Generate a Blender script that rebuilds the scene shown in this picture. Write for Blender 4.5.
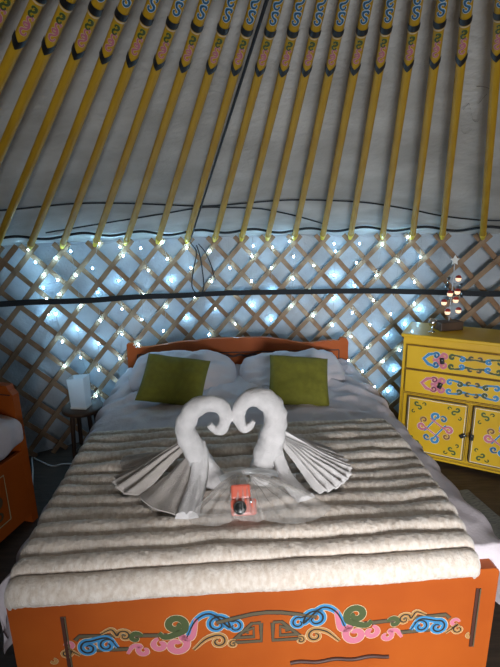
import bpy, bmesh, math, random
from math import sin, cos, pi, radians
from mathutils import Vector, Matrix, noise, Euler

for o in list(bpy.data.objects):
    bpy.data.objects.remove(o)
SC = bpy.context.scene
COL = SC.collection
random.seed(7)

# ------------------------------------------------------------------ camera
F_PX = 468.54
PITCH, ROLL = radians(15.1027), radians(-1.1309)
cam = bpy.data.objects.new('camera', bpy.data.cameras.new('camera'))
COL.objects.link(cam)
SC.camera = cam
cam.data.sensor_fit = 'VERTICAL'
cam.data.sensor_height = 36.0
cam.data.lens = F_PX / 667.0 * 36.0
cam.data.clip_start = 0.05
_f = Vector((0, cos(PITCH), -sin(PITCH)))
_u = Vector((0, sin(PITCH), cos(PITCH)))
_x = Vector((1, 0, 0))
_cx = _x * cos(ROLL) + _u * sin(ROLL)
_cu = _u * cos(ROLL) - _x * sin(ROLL)
cam.matrix_world = Matrix(((_cx.x, _cu.x, -_f.x, 0), (_cx.y, _cu.y, -_f.y, 0),
                           (_cx.z, _cu.z, -_f.z, 1.7092), (0, 0, 0, 1)))

# ------------------------------------------------------------------ world, daylight, exposure
SC.view_settings.view_transform = 'Standard'
SC.view_settings.look = 'None'
SC.view_settings.gamma = 1.0
SC.view_settings.use_curve_mapping = False
SC.view_settings.exposure = 0.0
SC.cycles.use_denoising = True
W = bpy.data.worlds.new('world')
SC.world = W
W.use_nodes = True
W.node_tree.nodes['Background'].inputs[0].default_value = (0.55, 0.75, 1.0, 1)
W.node_tree.nodes['Background'].inputs[1].default_value = 0.35


def area_light(name, loc, target, sx, sy, power, color, spread=180):
    d = bpy.data.lights.new(name, 'AREA')
    d.shape = 'RECTANGLE'
    d.size, d.size_y = sx, sy
    d.energy = power
    d.color = color
    d.spread = radians(spread)
    o = bpy.data.objects.new(name, d)
    COL.objects.link(o)
    o.location = loc
    o.rotation_euler = (Vector(target) - Vector(loc)).to_track_quat('-Z', 'Y').to_euler()
    return o


# daylight falling in through the open doorway behind the viewer
area_light('doorway_daylight', (0.72, -2.35, 1.05), (0.62, 1.7, 0.25), 1.0, 1.1, 17, (0.95, 0.97, 1.0), 46)
area_light('doorway_ground_light', (0.12, -2.55, 0.55), (0.45, 2.9, 1.95), 1.3, 0.9, 9, (0.9, 0.95, 1.0), 54)
# fill lamp added at the unseen roof crown, lighting the bed from above
area_light('crown_fill', (0.197, 0.447, 2.36), (0.197, 0.447, 0), 0.5, 0.5, 2.5, (1.0, 0.97, 0.93), 96)

# yurt axis and wall
CX, CY, R, HW, HA = 0.197, 0.447, 3.138, 1.465, 2.414
SLOPE = (HA - HW) / R


def cyl(th, r, z):
    t = radians(th)
    return Vector((CX + r * sin(t), CY + r * cos(t), z))


def cone_z(r):
    return HA - SLOPE * r


# ------------------------------------------------------------------ materials
def srgb(r, g, b):
    f = lambda c: (c / 255 / 12.92) if c / 255 <= 0.04045 else ((c / 255 + 0.055) / 1.055) ** 2.4
    return (f(r), f(g), f(b), 1)


def mat(name, col, rough=0.7, col2=None, nscale=8.0, detail=4.0, bump=0.0, bscale=40.0, metal=0.0, spec=0.5,
        stretch=(1, 1, 1), coat=0.0, sheen=0.0, emit=None, estr=0.0, alpha=None, transl=0.0, nlo=0.35, nhi=0.65):
    m = bpy.data.materials.new(name)
    m.use_nodes = True
    nt = m.node_tree
    b = nt.nodes['Principled BSDF']
    b.inputs['Base Color'].default_value = col
    b.inputs['Roughness'].default_value = rough
    b.inputs['Metallic'].default_value = metal
    b.inputs['Specular IOR Level'].default_value = spec
    b.inputs['Coat Weight'].default_value = coat
    b.inputs['Sheen Weight'].default_value = sheen
    tc = nt.nodes.new('ShaderNodeTexCoord')
    mp = nt.nodes.new('ShaderNodeMapping')
    mp.inputs['Scale'].default_value = stretch
    nt.links.new(tc.outputs['Object'], mp.inputs[0])
    if col2 is not None:
        n = nt.nodes.new('ShaderNodeTexNoise')
        n.inputs['Scale'].default_value = nscale
        n.inputs['Detail'].default_value = detail
        nt.links.new(mp.outputs[0], n.inputs['Vector'])
        r = nt.nodes.new('ShaderNodeValToRGB')
        r.color_ramp.elements[0].position = nlo
        r.color_ramp.elements[1].position = nhi
        r.color_ramp.elements[0].color = col
        r.color_ramp.elements[1].color = col2
        nt.links.new(n.outputs['Fac'], r.inputs[0])
        nt.links.new(r.outputs[0], b.inputs['Base Color'])
    if bump:
        n2 = nt.nodes.new('ShaderNodeTexNoise')
        n2.inputs['Scale'].default_value = bscale
        n2.inputs['Detail'].default_value = 5
        nt.links.new(mp.outputs[0], n2.inputs['Vector'])
        bp = nt.nodes.new('ShaderNodeBump')
        bp.inputs['Strength'].default_value = bump
        bp.inputs['Distance'].default_value = 0.01
        nt.links.new(n2.outputs['Fac'], bp.inputs['Height'])
        nt.links.new(bp.outputs[0], b.inputs['Normal'])
    if emit is not None:
        b.inputs['Emission Color'].default_value = emit
        b.inputs['Emission Strength'].default_value = estr
    out = nt.nodes['Material Output']
    if transl:
        t = nt.nodes.new('ShaderNodeBsdfTranslucent')
        t.inputs[0].default_value = col
        mx = nt.nodes.new('ShaderNodeMixShader')
        mx.inputs[0].default_value = transl
        nt.links.new(b.outputs[0], mx.inputs[1])
        nt.links.new(t.outputs[0], mx.inputs[2])
        nt.links.new(mx.outputs[0], out.inputs[0])
    if alpha is not None:
        t = nt.nodes.new('ShaderNodeBsdfTransparent')
        mx = nt.nodes.new('ShaderNodeMixShader')
        mx.inputs[0].default_value = alpha
        nt.links.new(t.outputs[0], mx.inputs[1])
        nt.links.new(b.outputs[0], mx.inputs[2])
        nt.links.new(mx.outputs[0], out.inputs[0])
    return m


M = {}
M['canvas'] = mat('wall_canvas', (0.33, 0.35, 0.38, 1), 0.9, (0.44, 0.46, 0.48, 1), 5, 6, 0.35, 60)
M['roof_canvas'] = mat('roof_canvas', (0.44, 0.425, 0.4, 1), 0.95, (0.64, 0.63, 0.61, 1), 3.5, 10, 0.6, 35)
M['floor'] = mat('floor_wood', (0.035, 0.022, 0.015, 1), 0.6, (0.07, 0.045, 0.03, 1), 6, 4, 0.2, 30, stretch=(1, 8, 1))
M['slat'] = mat('lattice_wood', (0.19, 0.108, 0.055, 1), 0.65, (0.29, 0.18, 0.10, 1), 14, 4, 0.25, 60, stretch=(1, 1, 0.6))
M['slat_back'] = mat('lattice_wood_back', (0.2, 0.11, 0.055, 1), 0.7, (0.3, 0.17, 0.09, 1), 14, 4, 0.25, 60)
M['pole'] = mat('pole_yellow', (0.46, 0.25, 0.012, 1), 0.6, (0.56, 0.32, 0.018, 1), 9, 3, 0.1, 30, spec=0.25, stretch=(6, 0.6, 6))
M['pole_tip'] = mat('pole_tip_yellow', (0.8, 0.56, 0.03, 1), 0.45)
M['black'] = mat('black_paint', (0.008, 0.008, 0.009, 1), 0.5)
M['black_cloth'] = mat('black_webbing', (0.012, 0.014, 0.018, 1), 0.85, bump=0.3, bscale=200)
M['rubber'] = mat('black_cable', (0.01, 0.012, 0.016, 1), 0.6)
M['orange'] = mat('orange_paint', (0.35, 0.066, 0.006, 1), 0.5, (0.41, 0.085, 0.008, 1), 3.5, 3, 0.06, 20, spec=0.3)
M['orange_dark'] = mat('red_brown_line', (0.06, 0.018, 0.01, 1), 0.55)
M['yellow'] = mat('cabinet_yellow', (0.60, 0.355, 0.012, 1), 0.4, (0.67, 0.41, 0.016, 1), 4, 3, 0.06, 18, coat=0.1)
M['yellow_line'] = mat('cabinet_line', (0.16, 0.08, 0.01, 1), 0.6)
M['fur'] = mat('plush_fur', (0.58, 0.475, 0.385, 1), 0.95, (0.73, 0.645, 0.565, 1), 45, 6, 0.5, 150, sheen=0.35, stretch=(1.6, 0.8, 1))
M['sheet'] = mat('grey_sheet', (0.54, 0.475, 0.50, 1), 0.85, (0.59, 0.525, 0.55, 1), 5, 3, 0.25, 90)
M['olive'] = mat('olive_cotton', (0.13, 0.125, 0.009, 1), 0.85, (0.16, 0.155, 0.012, 1), 30, 4, 0.4, 350)
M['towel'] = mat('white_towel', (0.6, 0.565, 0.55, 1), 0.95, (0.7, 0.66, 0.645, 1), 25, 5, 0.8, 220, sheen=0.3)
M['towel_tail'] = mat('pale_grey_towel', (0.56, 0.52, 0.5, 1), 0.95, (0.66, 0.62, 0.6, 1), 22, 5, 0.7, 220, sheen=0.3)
M['towel_shaded'] = mat('shaded_towel', (0.42, 0.37, 0.33, 1), 0.95, (0.52, 0.46, 0.42, 1), 22, 5, 0.7, 220, sheen=0.3)  # darker copy of the white towel; the tail's shade is put into its colour
M['coral'] = mat('coral_plastic', (0.55, 0.105, 0.06, 1), 0.4, coat=0.2)
M['gauze'] = mat('sheer_gauze', (0.8, 0.76, 0.72, 1), 0.6, alpha=0.27, bump=0.3, bscale=300)
M['clear'] = mat('clear_film', (0.85, 0.86, 0.86, 1), 0.1, alpha=0.38)
M['lens'] = mat('lens_glass', (0.008, 0.009, 0.008, 1), 0.3)
M['brown'] = mat('dark_wood', (0.045, 0.025, 0.014, 1), 0.55, (0.08, 0.045, 0.025, 1), 10, 4, 0.15, 30, stretch=(1, 5, 1))
M['lamp'] = mat('frosted_shade', (0.82, 0.85, 0.88, 1), 0.6, transl=0.55)
M['metal'] = mat('silver_metal', (0.7, 0.72, 0.75, 1), 0.22, metal=1.0)
M['glass'] = mat('cloudy_glass', (0.7, 0.75, 0.8, 1), 0.15, alpha=0.45)
M['bulb'] = mat('led_bulb', (1, 1, 1, 1), 0.4, emit=(0.33, 0.68, 1.0, 1), estr=180)
M['wire'] = mat('thin_wire', (0.35, 0.36, 0.38, 1), 0.4, metal=0.6)
M['glow'] = mat('warm_glow_cup', (0.9, 0.7, 0.5, 1), 0.4, emit=(1.0, 0.66, 0.4, 1), estr=1.0)
M['white_paint'] = mat('white_paint', (0.75, 0.75, 0.72, 1), 0.6)
M['white_cable'] = mat('white_cable', (0.6, 0.6, 0.6, 1), 0.5)
M['rug'] = mat('grey_rug', (0.1, 0.105, 0.1, 1), 0.95, (0.2, 0.2, 0.18, 1), 30, 4, 0.6, 150, stretch=(1, 4, 1))
M['ink'] = mat('grey_ink', (0.13, 0.125, 0.12, 1), 0.9)
PAINT = {}
for n_, c_ in dict(cream=(0.62, 0.47, 0.28), pink=(0.52, 0.15, 0.21), blue=(0.04, 0.21, 0.42), green=(0.06, 0.08, 0.025),
                   tan=(0.4, 0.2, 0.06), dark=(0.02, 0.018, 0.014), olive=(0.1, 0.075, 0.04), white=(0.72, 0.74, 0.72),
                   lime=(0.38, 0.42, 0.04), brown=(0.12, 0.045, 0.02), red=(0.3, 0.02, 0.015)).items():
    PAINT[n_] = mat('paint_' + n_, c_ + (1,), 0.55)


# ------------------------------------------------------------------ mesh helpers
class MB:
    def __init__(s):
        s.v, s.f, s.m, s.sm = [], [], [], []
        s.mats = []

    def mi(s, m):
        if m not in s.mats:
            s.mats.append(m)
        return s.mats.index(m)

    def add(s, vs, fs, m, smooth=True):
        k, o = s.mi(m), len(s.v)
        s.v += [tuple(v) for v in vs]
        for f in fs:
            s.f.append([i + o for i in f])
            s.m.append(k)
            s.sm.append(smooth)

    def grid(s, rows, m, smooth=True, close_u=False, close_v=False):
        nr, nc = len(rows), len(rows[0])
        vs = [p for r in rows for p in r]
        fs = []
        for i in range(nr if close_v else nr - 1):
            for j in range(nc if close_u else nc - 1):
                a, b = i * nc + j, i * nc + (j + 1) % nc
                i2 = (i + 1) % nr
                fs.append((a, b, i2 * nc + (j + 1) % nc, i2 * nc + j))
        s.add(vs, fs, m, smooth)

    def rbox(s, c, size, m, bev=0.004, mtx=None, seg=2):
        bm = bmesh.new()
        bmesh.ops.create_cube(bm, size=1)
        for v in bm.verts:
            v.co = Vector((v.co.x * size[0], v.co.y * size[1], v.co.z * size[2]))
        if bev:
            bmesh.ops.bevel(bm, geom=list(bm.edges), offset=min(bev, min(size) * 0.49), segments=seg, profile=0.5, affect='EDGES')
        bm.verts.index_update()
        vs = []
        for v in bm.verts:
            p = v.co.copy()
            if mtx is not None:
                p = mtx @ p
            vs.append(p + Vector(c))
        fs = [[v.index for v in f.verts] for f in bm.faces]
        bm.free()
        s.add(vs, fs, m, False)

    def tube(s, pts, rad, m, n=8, cap=True, flat=1.0, rough=0.0):
        pts = [Vector(p) for p in pts]
        rows = []
        t0 = (pts[1] - pts[0]).normalized()
        nrm = t0.orthogonal().normalized()
        for i, p in enumerate(pts):
            t = (pts[min(i + 1, len(pts) - 1)] - pts[max(i - 1, 0)]).normalized()
            nrm = (nrm - t * nrm.dot(t))
            nrm = nrm.normalized() if nrm.length > 1e-6 else t.orthogonal().normalized()
            b = t.cross(nrm)
            r = rad[i] if isinstance(rad, (list, tuple)) else rad
            row = []
            for k in range(n):
                a = 2 * pi * k / n
                q = p + nrm * (cos(a) * r) + b * (sin(a) * r * flat)
                if rough:
                    q += (q - p).normalized() * rough * noise.noise(q * 28)
                row.append(q)
            rows.append(row)
        s.grid(rows, m, True, close_u=True)
        if cap:
            s.add([v for v in rows[0]], [list(range(n - 1, -1, -1))], m, False)
            s.add([v for v in rows[-1]], [list(range(n))], m, False)

    def lathe(s, prof, m, n=24, c=(0, 0, 0)):
        rows = [[(c[0] + r * cos(2 * pi * k / n), c[1] + r * sin(2 * pi * k / n), c[2] + z) for k in range(n)] for r, z in prof]
        s.grid(rows, m, True, close_u=True)

    def prism(s, out, d0, d1, m, axis='y'):
        """outline of (a, z) pairs extruded along an axis"""
        n = len(out)
        f = (lambda a, z, d: (a, d, z)) if axis == 'y' else ((lambda a, z, d: (d, a, z)) if axis == 'x' else (lambda a, z, d: (a, z, d)))
        s.add([f(a, z, d0) for a, z in out] + [f(a, z, d1) for a, z in out],
              [list(range(n)), list(range(2 * n - 1, n - 1, -1))] + [[i, i + n, (i + 1) % n + n, (i + 1) % n] for i in range(n)], m, False)

    def build(s, name, parent=None, label=None):
        me = bpy.data.meshes.new(name)
        me.from_pydata(s.v, [], s.f)
        for m in s.mats:
            me.materials.append(m)
        me.polygons.foreach_set('material_index', s.m)
        me.polygons.foreach_set('use_smooth', s.sm)
        me.update()
        o = bpy.data.objects.new(name, me)
        COL.objects.link(o)
        if parent is not None:
            o.parent = parent
        if label:
            o['label'] = label
        return o


def fix_normals(o):
    bm = bmesh.new()
    bm.from_mesh(o.data)
    bmesh.ops.recalc_face_normals(bm, faces=bm.faces)
    bm.to_mesh(o.data)
    bm.free()
    return o


def tag(o, label, cat, group=None, kind=None):
    if label:
        o['label'] = label
    if cat:
        o['category'] = cat
    if group:
        o['group'] = group
    if kind:
        o['kind'] = kind
    return o


def empty(name, loc=(0, 0, 0), rz=0.0, mtx=None):
    o = bpy.data.objects.new(name, None)
    COL.objects.link(o)
    o.empty_display_size = 0.1
    if mtx is not None:
        o.matrix_world = mtx
    else:
        o.location = loc
        o.rotation_euler = (0, 0, rz)
    return o


def catmull(pts, n=8):
    pts = [Vector(p) for p in pts]
    P = [pts[0] * 2 - pts[1]] + pts + [pts[-1] * 2 - pts[-2]]
    out = []
    for i in range(1, len(P) - 2):
        for k in range(n):
            t = k / n
            a, b, c, d = P[i - 1], P[i], P[i + 1], P[i + 2]
            out.append(0.5 * ((2 * b) + (c - a) * t + (2 * a - 5 * b + 4 * c - d) * t * t + (3 * b - a - 3 * c + d) * t ** 3))
    out.append(pts[-1])
    return out


def lerp_list(vals, n):
    out = []
    for i in range(n):
        t = i / (n - 1) * (len(vals) - 1)
        k = min(int(t), len(vals) - 2)
        out.append(vals[k] + (vals[k + 1] - vals[k]) * (t - k))
    return out


def nz(x, y, z=0.0, s=1.0):
    return noise.noise(Vector((x * s, y * s, z * s)))


# ------------------------------------------------------------------ painted ornament (flat scroll strokes)
class Orn:
    """strokes on a plane; frame maps (x, y, h) to 3D"""

    def __init__(s, frame, wk=1.0, ek=1.0):
        s.mb, s.fr, s.k = MB(), frame, 0
        s.wk, s.ek = wk, ek

    def stroke(s, pts, w, col, h, taper=True):
        n = len(pts)
        if n < 2:
            return
        L, Rr = [], []
        for i, p in enumerate(pts):
            a, b = pts[max(i - 1, 0)], pts[min(i + 1, n - 1)]
            dx, dy = b[0] - a[0], b[1] - a[1]
            l = math.hypot(dx, dy) or 1
            t = i / (n - 1)
            ww = w * 0.5 * ((0.55 + 0.45 * min(1, 5 * t, 5 * (1 - t))) if taper else 1)
            L.append(s.fr(p[0] - dy / l * ww, p[1] + dx / l * ww, h))
            Rr.append(s.fr(p[0] + dy / l * ww, p[1] - dx / l * ww, h))
        s.mb.grid([L, Rr], PAINT[col], False)

    def line(s, pts, w, col, edge='cream', inner=None, ew=None):
        s.k += 1
        h = 0.0007 + 0.00002 * s.k
        ew = w * 0.5 if ew is None else ew
        w, ew = w * s.wk, ew * s.ek
        if edge:
            s.stroke(pts, w + ew, edge, h - 0.0003)
        s.stroke(pts, w, col, h)
        if inner:
            s.stroke(pts, w * 0.28, inner, h + 0.0003)

    def curl(s, cx, cy, r, a0, turns, sg, col, w, r1=0.25, tail=None, **kw):
        n = max(8, int(abs(turns) * 20))
        pts = []
        for i in range(n + 1):
            t = i / n
            rr = r * (1 - (1 - r1) * t)
            a = radians(a0) + sg * 2 * pi * turns * t
            pts.append((cx + rr * cos(a), cy + rr * sin(a)))
        if tail:
            T = [Vector((x, y, 0)) for x, y in tail] + [Vector((pts[0][0], pts[0][1], 0)), Vector((pts[2][0], pts[2][1], 0))]
            c = catmull(T, 6)
            pts = [(q.x, q.y) for q in c] + pts[3:]
        s.line(pts, w, col, **kw)

    def ess(s, cx, cy, r, ang, col, w, turns=0.85, flip=1, **kw):
        """S scroll of two opposite curls"""
        a = radians(ang)
        def half(sg):
            ox, oy = cx + sg * r * cos(a), cy + sg * r * sin(a)
            n = 14
            out = []
            for i in range(n + 1):
                t = i / n
                rr = r * (1 - 0.68 * t)
                b = a + (pi if sg > 0 else 0) + flip * 2 * pi * turns * t
                out.append((ox + rr * cos(b), oy + rr * sin(b)))
            return out
        p = half(1)[::-1] + half(-1)[1:]
        s.line(p, w, col, **kw)

    def bar(s, pts, w, col='olive', edge='dark'):
        s.k += 1
        h = 0.0007 + 0.00002 * s.k
        if edge:
            s.stroke(pts, w * 1.45, edge, h - 0.0003, False)
        s.stroke(pts, w, col, h, False)

    def done(s, name, parent):
        return s.mb.build(name, parent)


# ------------------------------------------------------------------ the shell: floor, wall, roof
mb = MB()
mb.lathe([(0.0001, 0.0), (R + 0.12, 0.0)], M['floor'], 64, (CX, CY, 0))
tag(mb.build('floor'), None, None, kind='structure')

mb = MB()
DOOR = (158, 192)     # doorway behind the viewer, degrees round the axis
rows = []
for z in [i * 0.05 for i in range(0, 32)]:
    row = []
    for k in range(0, 335):
        th = DOOR[1] - 360 + k
        if th > DOOR[0]:
            break
        bul = 0.012 * nz(th * 0.12, z * 3.0, 1.7) + 0.006 * nz(th * 0.5, z * 1.2, 4.0)
        row.append(cyl(th, R + 0.052 + bul, z))
    rows.append(row)
mb.grid(rows, M['canvas'])
tag(mb.build('wall_round'), None, None, kind='structure')

mb = MB()
rows = []
for i in range(0, 41):
    r = R + 0.10 - (R + 0.10 - 0.42) * i / 40
    row = []
    for k in range(0, 361):
        th = -180 + k
        sag = 0.007 * nz(th * 0.16, r * 2.0, 9.0) + 0.004 * nz(th * 0.05, r * 5.0, 3.0)
        row.append(cyl(th, r, cone_z(r) + 0.050 + sag))
    rows.append(row)
mb.grid(rows, M['roof_canvas'])
# felt over the crown
tag(mb.build('ceiling'), None, None, kind='structure')

# ------------------------------------------------------------------ lattice wall
lat = tag(empty('lattice_wall', (CX, CY, 0)), 'brown crossed wooden slats of the round yurt wall, behind the bed', 'lattice', kind='structure')
DTH = 3.836
SL = 1.10                       # rise over run of a slat
ztop = 1.50
bott = [-45.99, -42.64, -39.08, -35.25, -31.53, -27.81, -23.88, -20.03, -15.91, -12.05, -8.28, -4.59, -1.01, 2.69, 6.51, 10.26, 14.45, 18.25, 21.91, 26.61]
head_th = [-46.4 - DTH * k for k in range(5, 0, -1)] + bott + [26.61 + DTH * k for k in range(1, 6)]


def slat(th0, sg, r, m, wid=0.033, thk=0.012):
    """one slat starting at the top near th0 and running down sideways"""
    mb = MB()
    n = 22
    over = 0.055
    rows = []
    ln = math.hypot(1, SL)
    for i in range(n + 1):
        z = (ztop) - (ztop - 0.01) * i / n
        s = (ztop - over - z) / SL * sg / R
        th = th0 + math.degrees(s)
        c = cyl(th, r, z) - Vector((CX, CY, 0))
        e = Vector((sin(radians(th)), cos(radians(th)), 0))
        tg = Vector((cos(radians(th)), -sin(radians(th)), 0))
        d = (tg * sg / SL - Vector((0, 0, 1))).normalized()
        w = e.cross(d).normalized()
        k = wid / 2 * (1 + 0.1 * nz(th0, i * 0.4, sg))
        rows.append([c - w * k - e * thk / 2, c + w * k - e * thk / 2, c + w * k + e * thk / 2, c - w * k + e * thk / 2])
    mb.grid(rows, m, False, close_u=True)
    mb.add(rows[0], [[0, 1, 2, 3]], m, False)
    mb.add(rows[-1], [[3, 2, 1, 0]], m, False)
    return mb.build('slat', lat)


for th in head_th:
    slat(th, -1, R - 0.036, M['slat'])
    slat(th, +1, R - 0.018, M['slat_back'])
# slats whose heads stand further round the wall and reach into view
for k in range(1, 9):
    slat(head_th[-1] + DTH * k, -1, R - 0.036, M['slat'])
    slat(head_th[0] - DTH * k, +1, R - 0.018, M['slat_back'])
# second lattice section overlapping at the dark edges of the wall
for th in (-47.0, -43.4, -39.6, -36.0, -32.2):
    slat(th - 1.6, -1, R - 0.062, M['slat_back'], 0.034)

# black belt around the lattice
mb = MB()
rows = []
for k in range(0, 131):
    th = -70 + k
    z = 1.085 + 0.02 * nz(th * 0.09, 2.2) + (0.05 * (min(0, th + 15) / -20) if th < -15 else 0) + (0.03 * (th - 18) / 12 if th > 18 else 0)
    z = min(z, 1.16)
    rows.append([cyl(th, R - 0.083, z - 0.019), cyl(th, R - 0.083, z + 0.019), cyl(th, R - 0.077, z + 0.019), cyl(th, R - 0.077, z - 0.019)])
mb.grid(rows, M['black_cloth'], False, close_u=True)
tag(mb.build('wall_belt'), 'black webbing belt running level around the lattice', 'belt')

# ------------------------------------------------------------------ roof poles
r_b, r_t = R - 0.035, 0.43
PL = (r_b - r_t) * math.sqrt(1 + SLOPE ** 2)
SEC = math.sqrt(1 + SLOPE ** 2)
along = lambda r: (r_b - r) * SEC
PW, PT = 0.046, 0.046


def chev(y, x):
    return y


def pw(y):
    return 0.039 - 0.0125 * max(0, min(1, (y - 0.3) / 1.8))


def make_pole():
    root = empty('roof_pole')
    mb = MB()
    # rounded square section, thicker toward the crown
    def sect(y, w, t):
        out = []
        for k in range(16):
            a = 2 * pi * (k + 0.5) / 16
            cx_, sx_ = cos(a), sin(a)
            p = 0.85
            out.append((math.copysign(abs(cx_) ** p, cx_) * w / 2, y, math.copysign(abs(sx_) ** p, sx_) * t / 2))
        return out
    rows = [sect(0.05, 0.028, 0.028)] + [sect(y, pw(y), pw(y)) for y in (0.12, 0.5, 1.0, 1.5, 2.0, PL - 0.03)] + [sect(PL, 0.022, 0.022)]
    mb.grid(rows, M['pole'], False, close_u=True)
    mb.add(rows[0], [list(range(16))], M['pole'], False)
    mb.add(rows[-1], [list(range(16))], M['pole'], False)
    mb.build('shaft', root)
    mb = MB()
    mb.tube([(0, 0.0, 0), (0, 0.055, 0), (0, 0.14, 0)], [0.013, 0.0175, 0.0225], M['pole_tip'], 10)
    mb.build('painted_foot', root)

    def band(y0, y1, c0, c1, name, m):
        mb = MB()
        r_ = pw(2.2) / 2 + 0.0022
        rows = []
        for yy, cc in ((y0, c0), (y1, c1)):
            row = []
            for k in range(-8, 9):
                a = radians(100) * k / 8
                row.append((r_ * sin(a), yy - cc * max(0, 1 - abs(sin(a)) * 1.02) if abs(a) < pi / 2 else yy, r_ * cos(a)))
            rows.append(row)
        mb.grid(rows, m, False)
        mb.build(name, root)
    ya = along(1.06)
    band(ya + 0.000, ya + 0.03, 0.02, 0.02, 'painted_chevron', M['black'])
    yr = along(0.912)
    band(yr, yr + 0.023, 0.0, 0.0, 'painted_band', M['black'])
    band(yr - 0.007, yr - 0.002, 0.0, 0.0, 'painted_line', PAINT['cream'])
    o = Orn(lambda x, y, h: ((pw(2.2) / 2 + 0.0016 + h) * sin(x * 0.7 / 0.0135), y, (pw(2.2) / 2 + 0.0016 + h) * cos(x * 0.7 / 0.0135)))
    o.ess(0, ya + 0.062, 0.0125, 100, 'pink', 0.006, flip=1, edge='cream', ew=0.003)
    o.ess(0.001, ya + 0.088, 0.0105, 70, 'pink', 0.005, flip=-1, edge='cream', ew=0.003)
    o.ess(0.0, ya + 0.122, 0.0095, 95, 'green', 0.006, flip=1, edge='lime', ew=0.002)
    o.curl(0.003, yr - 0.026, 0.009, 200, 0.8, 1, 'green', 0.005, edge='lime', ew=0.002)
    for kk in range(5):
        o.ess(0.001, yr + 0.07 + kk * 0.05, 0.0125, 95 if kk % 2 else 75, 'blue', 0.008, flip=(1 if kk % 2 else -1), edge='white', inner='dark', ew=0.003)
    o.done('painted_scrolls', root)
    return root


def copy_tree(o, parent=None):
    c = o.copy()
    COL.objects.link(c)
    if parent is not None:
        c.parent = parent
    for ch in list(o.children):
        copy_tree(ch, c)
    return c


ORD = ['first', 'second', 'third', 'fourth', 'fifth', 'sixth', 'seventh', 'eighth', 'ninth', 'tenth', 'eleventh', 'twelfth',
       'thirteenth', 'fourteenth', 'fifteenth', 'sixteenth', 'seventeenth', 'eighteenth', 'nineteenth', 'twentieth', 'twenty-first', 'twenty-second']
pole0 = make_pole()
ths = [-49.8] + bott
extra = [-53.6, -57.4, -61.2, 30.45, 34.3, 38.1, 41.9]      # their neighbours on both sides of the view
for i, th in enumerate(ths + extra):
    p = pole0 if i == 0 else copy_tree(pole0)
    B = cyl(th, r_b, cone_z(r_b) - 0.002)
    T = cyl(th, r_t, cone_z(r_t))
    yv = (T - B).normalized()
    tg = Vector((cos(radians(th)), -sin(radians(th)), 0))
    A_ = cyl(th, 1.05, cone_z(1.05))
    zv = Vector((0, 0, 1.65)) - A_          # painted side turned to the middle of the room
    zv = (zv - yv * zv.dot(yv)).normalized()
    xv = yv.cross(zv).normalized()
    p.matrix_world = Matrix(((xv.x, yv.x, zv.x, B.x), (xv.y, yv.y, zv.y, B.y), (xv.z, yv.z, zv.z, B.z), (0, 0, 0, 1)))
    if i >= len(ths):
        lab = 'yellow painted roof pole beyond the %s edge of the photo' % ('left' if th < 0 else 'right')
    elif i == 0:
        lab = 'yellow painted roof pole at the far left corner of the photo'
    elif i == len(ths) - 1:
        lab = 'yellow painted roof pole nearest the right edge, above the glowing candle tree'
    elif abs(th + 12.05) < 0.01:
        lab = 'yellow painted roof pole with a black cord running down along it'
    elif i <= 10:
        lab = 'yellow painted roof pole, %s from the left edge of the photo' % ORD[i]
    else:
        lab = 'yellow painted roof pole, %s from the right edge of the photo' % ORD[len(ths) - 1 - i]
    tag(p, lab, 'roof pole', 'yellow roof poles with painted scrolls')

# ------------------------------------------------------------------ hem cord and cables on the roof canvas
mb = MB()
pts = []
for k in range(0, 260):
    th = -64 + k * 0.45
    r = 2.965 + 0.05 * sin(th * 0.83 + 1.0) + 0.04 * nz(th * 0.11, 5.5)
    pts.append(cyl(th, r, cone_z(r) + 0.030))
mb.tube(pts, 0.0085, M['rubber'], 6)
tag(mb.build('hem_cord'), 'dark wavy cord along the lower hem of the roof canvas', 'cord')
mb = MB()
up = [(-50, 2.45), (-44, 2.43), (-36.1, 2.409), (-27.9, 2.322), (-21, 2.33), (-14.8, 2.374), (-10, 2.40), (-4, 2.35), (1, 2.32), (6, 2.338), (12, 2.40), (17.6, 2.541), (21, 2.66), (24.4, 2.746), (28.4, 2.791), (40, 2.8)]
mb.tube([cyl(q.x, q.y, cone_z(q.y) + 0.031) for q in catmull([(a, b, 0) for a, b in up], 8)], 0.0045, M['rubber'], 6)
tag(mb.build('roof_cable'), 'thin black cable strung across the roof canvas, the upper one', 'cable')
mb = MB()
lo = [(-30, 2.86), (-24.5, 2.72), (-20, 2.62), (-15.5, 2.52), (-11, 2.43), (-7, 2.44), (-3, 2.47), (0, 2.55), (3, 2.66), (7, 2.86)]
mb.tube([cyl(q.x, q.y, cone_z(q.y) + 0.032) for q in catmull([(a, b, 0) for a, b in lo], 8)], 0.0045, M['rubber'], 6)
tag(mb.build('roof_cable'), 'thin black cable sloping across the roof canvas below the long one', 'cable')
# cord along a pole with a dangling loop
mb = MB()
pts = [cyl(-12.05 + math.degrees(0.025 / r_), r_, cone_z(r_) - 0.004) for r_ in [0.6, 0.9, 1.2, 1.6, 2.0, 2.4, 2.8, 3.04]]
loop = [(-0.41, 3.44, 1.46), (-0.376, 3.43, 1.40), (-0.405, 3.43, 1.269), (-0.42, 3.425, 1.15), (-0.376, 3.425, 1.095), (-0.335, 3.43, 1.14), (-0.34, 3.43, 1.279), (-0.352, 3.43, 1.375), (-0.375, 3.44, 1.45)]
mb.tube(catmull([tuple(p) for p in pts] + loop, 6), 0.0045, M['rubber'], 6)
lp2 = [(-0.36, 3.44, 1.46), (-0.315, 3.44, 1.40), (-0.275, 3.45, 1.30), (-0.25, 3.46, 1.19)]
mb.tube(catmull(lp2, 6), 0.004, M['rubber'], 6)
tag(mb.build('hanging_cord'), 'black cord running down a roof pole and dangling in a loop', 'cord')
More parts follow.
